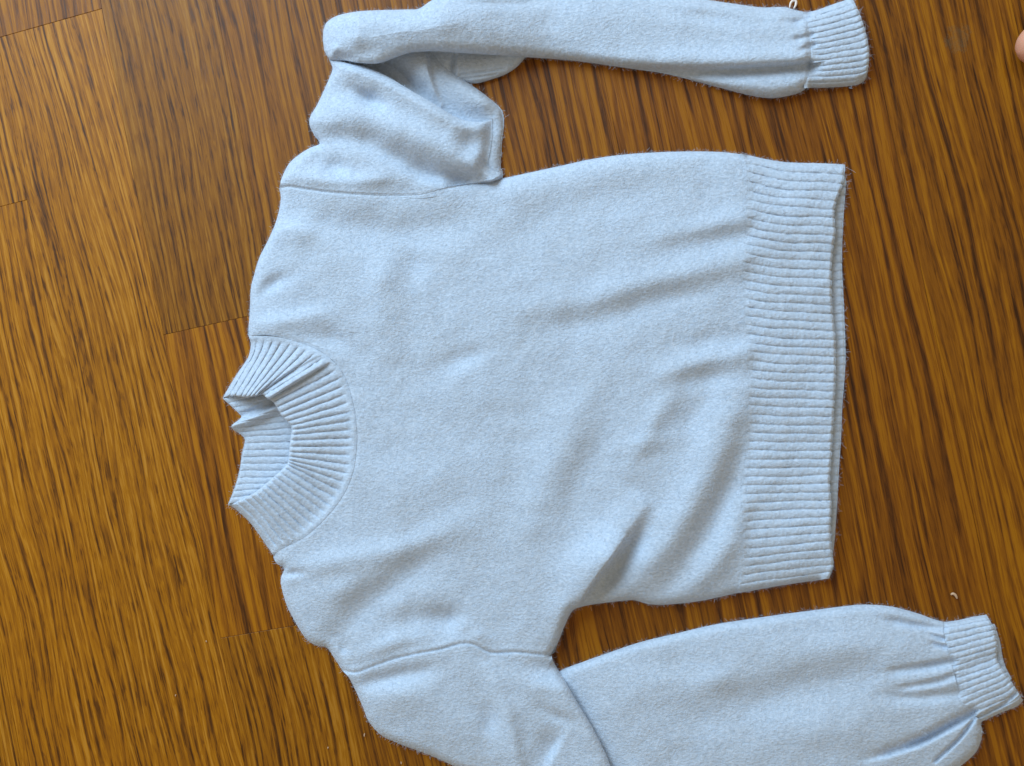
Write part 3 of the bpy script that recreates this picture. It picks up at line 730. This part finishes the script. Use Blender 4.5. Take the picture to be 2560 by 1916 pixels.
# ---- fuzz: short loose fibres over all the cloth
def fibres(total, lmin, lmax, wid, name, parent):
    areas = np.array([g.shape[0] * 0 + np.linalg.norm(np.cross(np.diff(g, axis=1)[:-1], np.diff(g, axis=0)[:, :-1]), axis=2).sum() * f for g, n, f in FIB])
    cnt = (areas / areas.sum() * total).astype(int)
    V, Q = [], []; o = 0
    for (g, n, f), c in zip(FIB, cnt):
        wgt = np.linalg.norm(np.cross(np.diff(g, axis=1)[:-1], np.diff(g, axis=0)[:, :-1]), axis=2)
        cdf = np.cumsum(wgt.ravel()); cdf /= cdf[-1]
        k = np.searchsorted(cdf, rng.random(c)); i, j = np.unravel_index(k, wgt.shape)
        p = g[i, j] + (g[i, j + 1] - g[i, j]) * rng.random((c, 1)) + (g[i + 1, j] - g[i, j]) * rng.random((c, 1))
        nn = n[i, j]
        rd = rng.normal(size=(c, 3)); rd /= np.linalg.norm(rd, axis=1, keepdims=True)
        dr = nn * 0.75 + rd * 0.75; dr /= np.linalg.norm(dr, axis=1, keepdims=True)
        ln = rng.uniform(lmin, lmax, (c, 1))
        cu = rng.normal(size=(c, 3)) * 0.7
        a = p - nn * 0.0002; b = p + dr * ln * 0.5; e = p + dr * ln * 0.8 + cu * ln * 0.45
        e[:, 2] = np.maximum(e[:, 2], 0.0003); b[:, 2] = np.maximum(b[:, 2], 0.0003)
        sd = np.cross(dr, rng.normal(size=(c, 3))); sd /= (np.linalg.norm(sd, axis=1, keepdims=True) + 1e-9); sd *= wid
        pts = np.stack([a - sd, a + sd, b + sd, b - sd, e + sd * .5, e - sd * .5], 1).reshape(-1, 3)
        bs = o + np.arange(c)[:, None] * 6
        Q.append(np.concatenate([bs + np.array([[0, 1, 2, 3]]), bs + np.array([[3, 2, 4, 5]])])); V.append(pts); o += c * 6
    me = mesh_from(name, [(np.vstack(V), np.vstack(Q))])
    ob = link(name, me, FUZZ, parent); tag(ob, kind='stuff'); return ob
fibres(190000, 0.0010, 0.0034, 0.00004, 'wool_fuzz', sw)

# longer stray hairs along the hem edges
def stray(edge, count, lmin, lmax):
    pl = catmull(edge, 6); V, Q = [], []
    for i in range(count):
        k = random.randrange(len(pl) - 1); a = pl[k] + (pl[k + 1] - pl[k]) * random.random()
        p = P([a[0]], [a[1]], [random.uniform(.0012, .004)])[0]
        d = np.array([random.uniform(.2, 1), random.uniform(-1, 1), random.uniform(-.2, .2)]); d /= np.linalg.norm(d)
        ln = random.uniform(lmin, lmax); cv = np.array([random.uniform(-1, 1), random.uniform(-1, 1), random.uniform(-.3, .2)])
        prev = None
        for q in range(6):
            t = q / 5; c = p + d * ln * t + cv * ln * 0.6 * t * t; c[2] = max(c[2], .0004)
            nrm = np.array([-d[1], d[0], 0]) * 0.00006
            V += [c - nrm, c + nrm]
            if q: b = len(V); Q.append((b - 4, b - 3, b - 1, b - 2))
    return np.array(V), np.array(Q)
ch = [stray(BH_right, 70, .0015, .0042), stray(H_right[:4], 5, .003, .008), stray(c_right, 22, .002, .005), stray(d_right, 16, .002, .005), stray([(578,1066),(584,1075)], 4, .004, .007)]
def halo(edge, per_m, lmin, lmax):
    pl = catmull(edge, 6); sg = np.linalg.norm(np.diff(pl, axis=0), axis=1); cs = np.concatenate([[0], np.cumsum(sg)])
    n = int(cs[-1] * PX * per_m); t_ = rng.random(n) * cs[-1]
    a = np.stack([np.interp(t_, cs, pl[:, k]) for k in (0, 1)], 1) + rng.normal(size=(n, 2)) * 2.0
    p = P(a[:, 0], a[:, 1], rng.uniform(.001, .006, n))
    d = rng.normal(size=(n, 3)) * np.array([1, 1, .45]); d /= np.linalg.norm(d, axis=1, keepdims=True)
    cv = rng.normal(size=(n, 3)) * np.array([.6, .6, .3]); ln = rng.uniform(lmin, lmax, (n, 1))
    sd = np.stack([-d[:, 1], d[:, 0], 0 * d[:, 0]], 1); sd *= .00005 / (np.linalg.norm(sd, axis=1, keepdims=True) + 1e-9)
    V = []
    for t in (0, .33, .66, 1.0):
        c = p + d * ln * t + cv * ln * .6 * t * t; c[:, 2] = np.maximum(c[:, 2], .0003); V += [c - sd, c + sd]
    V = np.stack(V, 1).reshape(-1, 3); b = (np.arange(n) * 8)[:, None]
    return V, np.concatenate([b + np.array([[0, 1, 3, 2]]), b + np.array([[2, 3, 5, 4]]), b + np.array([[4, 5, 7, 6]])])
for e_ in T_free + [F_left, U_right, L1_left, L1_right, L2_top, FA, FB, H_top, H_bot, BH_right, c_top, c_bot, c_right, d_top, d_bot, d_right, silA, silB, CI, KO]:
    ch.append(halo(e_, 1000, .0010, .0028))
tag(link('stray_hairs', mesh_from('stray_hairs', ch), FUZZ, sw), kind='stuff')

# ------------------------------------------------------------------ bare foot of the photographer at the frame edge
SKIN = simple('skin', srgb(205, 150, 125), 0.42, 120, 0.10, 0.15, 0.15)
NAIL = simple('nail', srgb(222, 172, 158), 0.28, 60, 0.05)
person = bpy.data.objects.new('person', None); COL.objects.link(person)
tip = P([2535], [117], [0.013])[0]
person.location = (tip[0] + 0.2, tip[1] + 0.02, 0)
tag(person, 'bare foot of a standing person, big toe reaching onto the boards', 'person')
bm = bmesh.new()
def capsule(a, b, ra, rb, sz=1.0):
    a = Vector(a); b = Vector(b); n = 14
    for i in range(n + 1):
        t = i / n; c = a.lerp(b, t); r = ra + (rb - ra) * t
        mt = Matrix.Translation(c) @ Matrix.Diagonal((r, r, r * sz, 1))
        bmesh.ops.create_icosphere(bm, subdivisions=2, radius=1.0, matrix=mt)
tx, ty = tip[0] + 0.0165, tip[1]
capsule((tx, ty, .0150), (tx + .030, ty + .001, .0155), .0165, .0150, .88)      # big toe
capsule((tx + .030, ty + .001, .0155), (tx + .075, ty + .006, .021), .0150, .0215, .92)
toes = [(.004, .031, .0100), (.012, .052, .0092), (.024, .070, .0085), (.040, .086, .0080)]
for dx, dy, r in toes:
    capsule((tx + dx, ty + dy, r * .95), (tx + dx + .022, ty + dy - .001, r + .006), r, r * .92, .95)
    capsule((tx + dx + .022, ty + dy - .001, r + .006), (tx + .078 + dx * .4, ty + dy * .86, .018), r * .92, .0165)
for dy in (.008, .026, .044, .062, .074):
    capsule((tx + .075, ty + dy, .0195), (tx + .155, ty + .012 + dy * .62, .034), .0195, .026)
capsule((tx + .155, ty + .022, .038), (tx + .195, ty + .036, .060), .032, .036)
capsule((tx + .155, ty + .050, .028), (tx + .230, ty + .048, .032), .026, .030)
capsule((tx + .225, ty + .044, .032), (tx + .232, ty + .044, .036), .031, .030)
capsule((tx + .200, ty + .040, .062), (tx + .212, ty + .044, .105), .036, .035)
capsule((tx + .212, ty + .044, .105), (tx + .215, ty + .046, .30), .034, .047)
bmesh.ops.translate(bm, verts=bm.verts, vec=-Vector(person.location))
me = bpy.data.meshes.new('foot'); bm.to_mesh(me); bm.free()
foot = link('foot', me, SKIN, person)
rm = foot.modifiers.new('remesh', 'REMESH'); rm.mode = 'VOXEL'; rm.voxel_size = 0.0022; rm.use_smooth_shade = True
smo = foot.modifiers.new('smooth', 'SMOOTH'); smo.factor = 0.5; smo.iterations = 6
def nail(c, lx, ly, name='toenail'):
    bm = bmesh.new(); n = 10; vs = []
    for i in range(n + 1):
        row = []
        for j in range(n + 1):
            a = i / n * 2 - 1; b = j / n * 2 - 1
            k = math.sqrt(max(0, 1 - (abs(a) ** 3.5)))
            y = b * ly * (0.80 + 0.2 * k)
            z = -0.30 * ly * b * b - 0.16 * lx * (a - .2) ** 2
            row.append(bm.verts.new((a * lx, y * max(k, .35), z)))
        vs.append(row)
    for i in range(n):
        for j in range(n): bm.faces.new((vs[i][j], vs[i + 1][j], vs[i + 1][j + 1], vs[i][j + 1]))
    bmesh.ops.solidify(bm, geom=bm.faces[:], thickness=0.0009)
    me = bpy.data.meshes.new(name); bm.to_mesh(me); bm.free()
    for p in me.polygons: p.use_smooth = True
    o = link(name, me, NAIL, foot); o.location = Vector(c) - Vector(person.location); return o
nl = nail((tx + .0030, ty, .0291), .0085, .0088); nl.rotation_euler = (0, math.radians(-9), 0)
for dx, dy, r in toes:
    q = nail((tx + dx + .002, ty + dy, r * 1.97), r * .45, r * .55); q.rotation_euler = (0, math.radians(-6), 0)

# ------------------------------------------------------------------ small litter on the boards
WHITE = simple('white_plastic', srgb(235, 228, 222), 0.5)
CRUMB = simple('crumb', srgb(196, 168, 138), 0.7, 900, .2)
def tube(name, pts, rad, mat):
    c = catmull(pts, 6); n = 8; V, Q = [], []
    for i, p in enumerate(c):
        t = c[min(i + 1, len(c) - 1)] - c[max(i - 1, 0)]; t /= np.linalg.norm(t)
        a = np.cross(t, [0, 0, 1.0]); a /= np.linalg.norm(a); b = np.cross(a, t)
        k = rad * (1 - 0.55 * abs(2 * i / (len(c) - 1) - 1) ** 3)
        for j in range(n):
            w_ = 2 * math.pi * j / n; V.append(p + (a * math.cos(w_) + b * math.sin(w_)) * k)
    for i in range(len(c) - 1):
        for j in range(n): Q.append((i*n + j, i*n + (j+1) % n, (i+1)*n + (j+1) % n, (i+1)*n + j))
    return link(name, mesh_from(name, [(np.array(V), np.array(Q))]), mat)
def px(pts, z): return [P([a], [b], [z])[0] for a, b in pts]
o = tube('paper_curl', px([(2377,1487),(2383,1485),(2389,1489),(2393,1497)], .0012), .0011, CRUMB)
tag(o, 'tiny curled beige scrap on the boards above the gathered cuff', 'scrap')
o = tube('thread_loop', px([(1974,20),(1977,8),(1983,2),(1990,4),(1989,14),(1984,22)], .003), .0010, WHITE)
tag(o, 'small white loop of thread poking out behind the sleeve beside its cuff', 'thread')
for k, (a, b, ln, lab) in enumerate([(911, 1838, 14, 'thin pale sliver on the boards close to the folded elbow sleeve'), (820, 1870, 7, 'tiny pale crumb on the boards left of the thin sliver'),
                              (516, 1604, 7, 'tiny orange crumb beside the end of a board joint'), (1003, 1908, 9, 'round whitish crumb on the boards touching the sleeve shadow'), (439, 1739, 7, 'tiny yellowish crumb alone on fine grained boards')]):
    bm = bmesh.new(); bmesh.ops.create_icosphere(bm, subdivisions=2, radius=1)
    for vv in bm.verts: vv.co *= random.uniform(.75, 1.2)
    bmesh.ops.scale(bm, vec=(.00055, ln * PX * .36, .0005), verts=bm.verts)
    me = bpy.data.meshes.new('crumb'); bm.to_mesh(me); bm.free()
    o = link('crumb', me, CRUMB); p = P([a], [b], [0.0004])[0]; o.location = p; o.rotation_euler = (0, 0, random.uniform(-.3, .3))
    tag(o, lab, 'crumb', 'crumbs on the floor')

# dull scuff on the finish of one board
k = NT('dull_scuff')
tc = k.n('ShaderNodeTexCoord')
ln = k.n('ShaderNodeVectorMath', operation='LENGTH'); k.l(tc.outputs['Object'], ln.inputs[0])
wob_ = k.noise(tc.outputs['Object'], 160, 4)
r_ = k.math('ADD', k.math('MULTIPLY', ln.outputs['Value'], 80.0), k.math('MULTIPLY', k.math('SUBTRACT', wob_, 0.5), 2.4))
al = k.ramp(r_, [(0.25, (.35, .35, .35)), (0.55, (.55, .55, .55)), (0.85, (0, 0, 0))])
k.b.inputs['Base Color'].default_value = (*srgb(128, 118, 88), 1); k.b.inputs['Roughness'].default_value = 0.8
k.l(k.math('MULTIPLY', al, k.math('MULTIPLY', k.noise(tc.outputs['Object'], 420, 3), 0.55)), k.b.inputs['Alpha'])
bm = bmesh.new(); bmesh.ops.create_circle(bm, cap_ends=True, segments=40, radius=0.0125)
me = bpy.data.meshes.new('scuff_mark'); bm.to_mesh(me); bm.free()
o = link('scuff_mark', me, k.m, floor); o.location = P([2396], [97], [0.00012])[0]
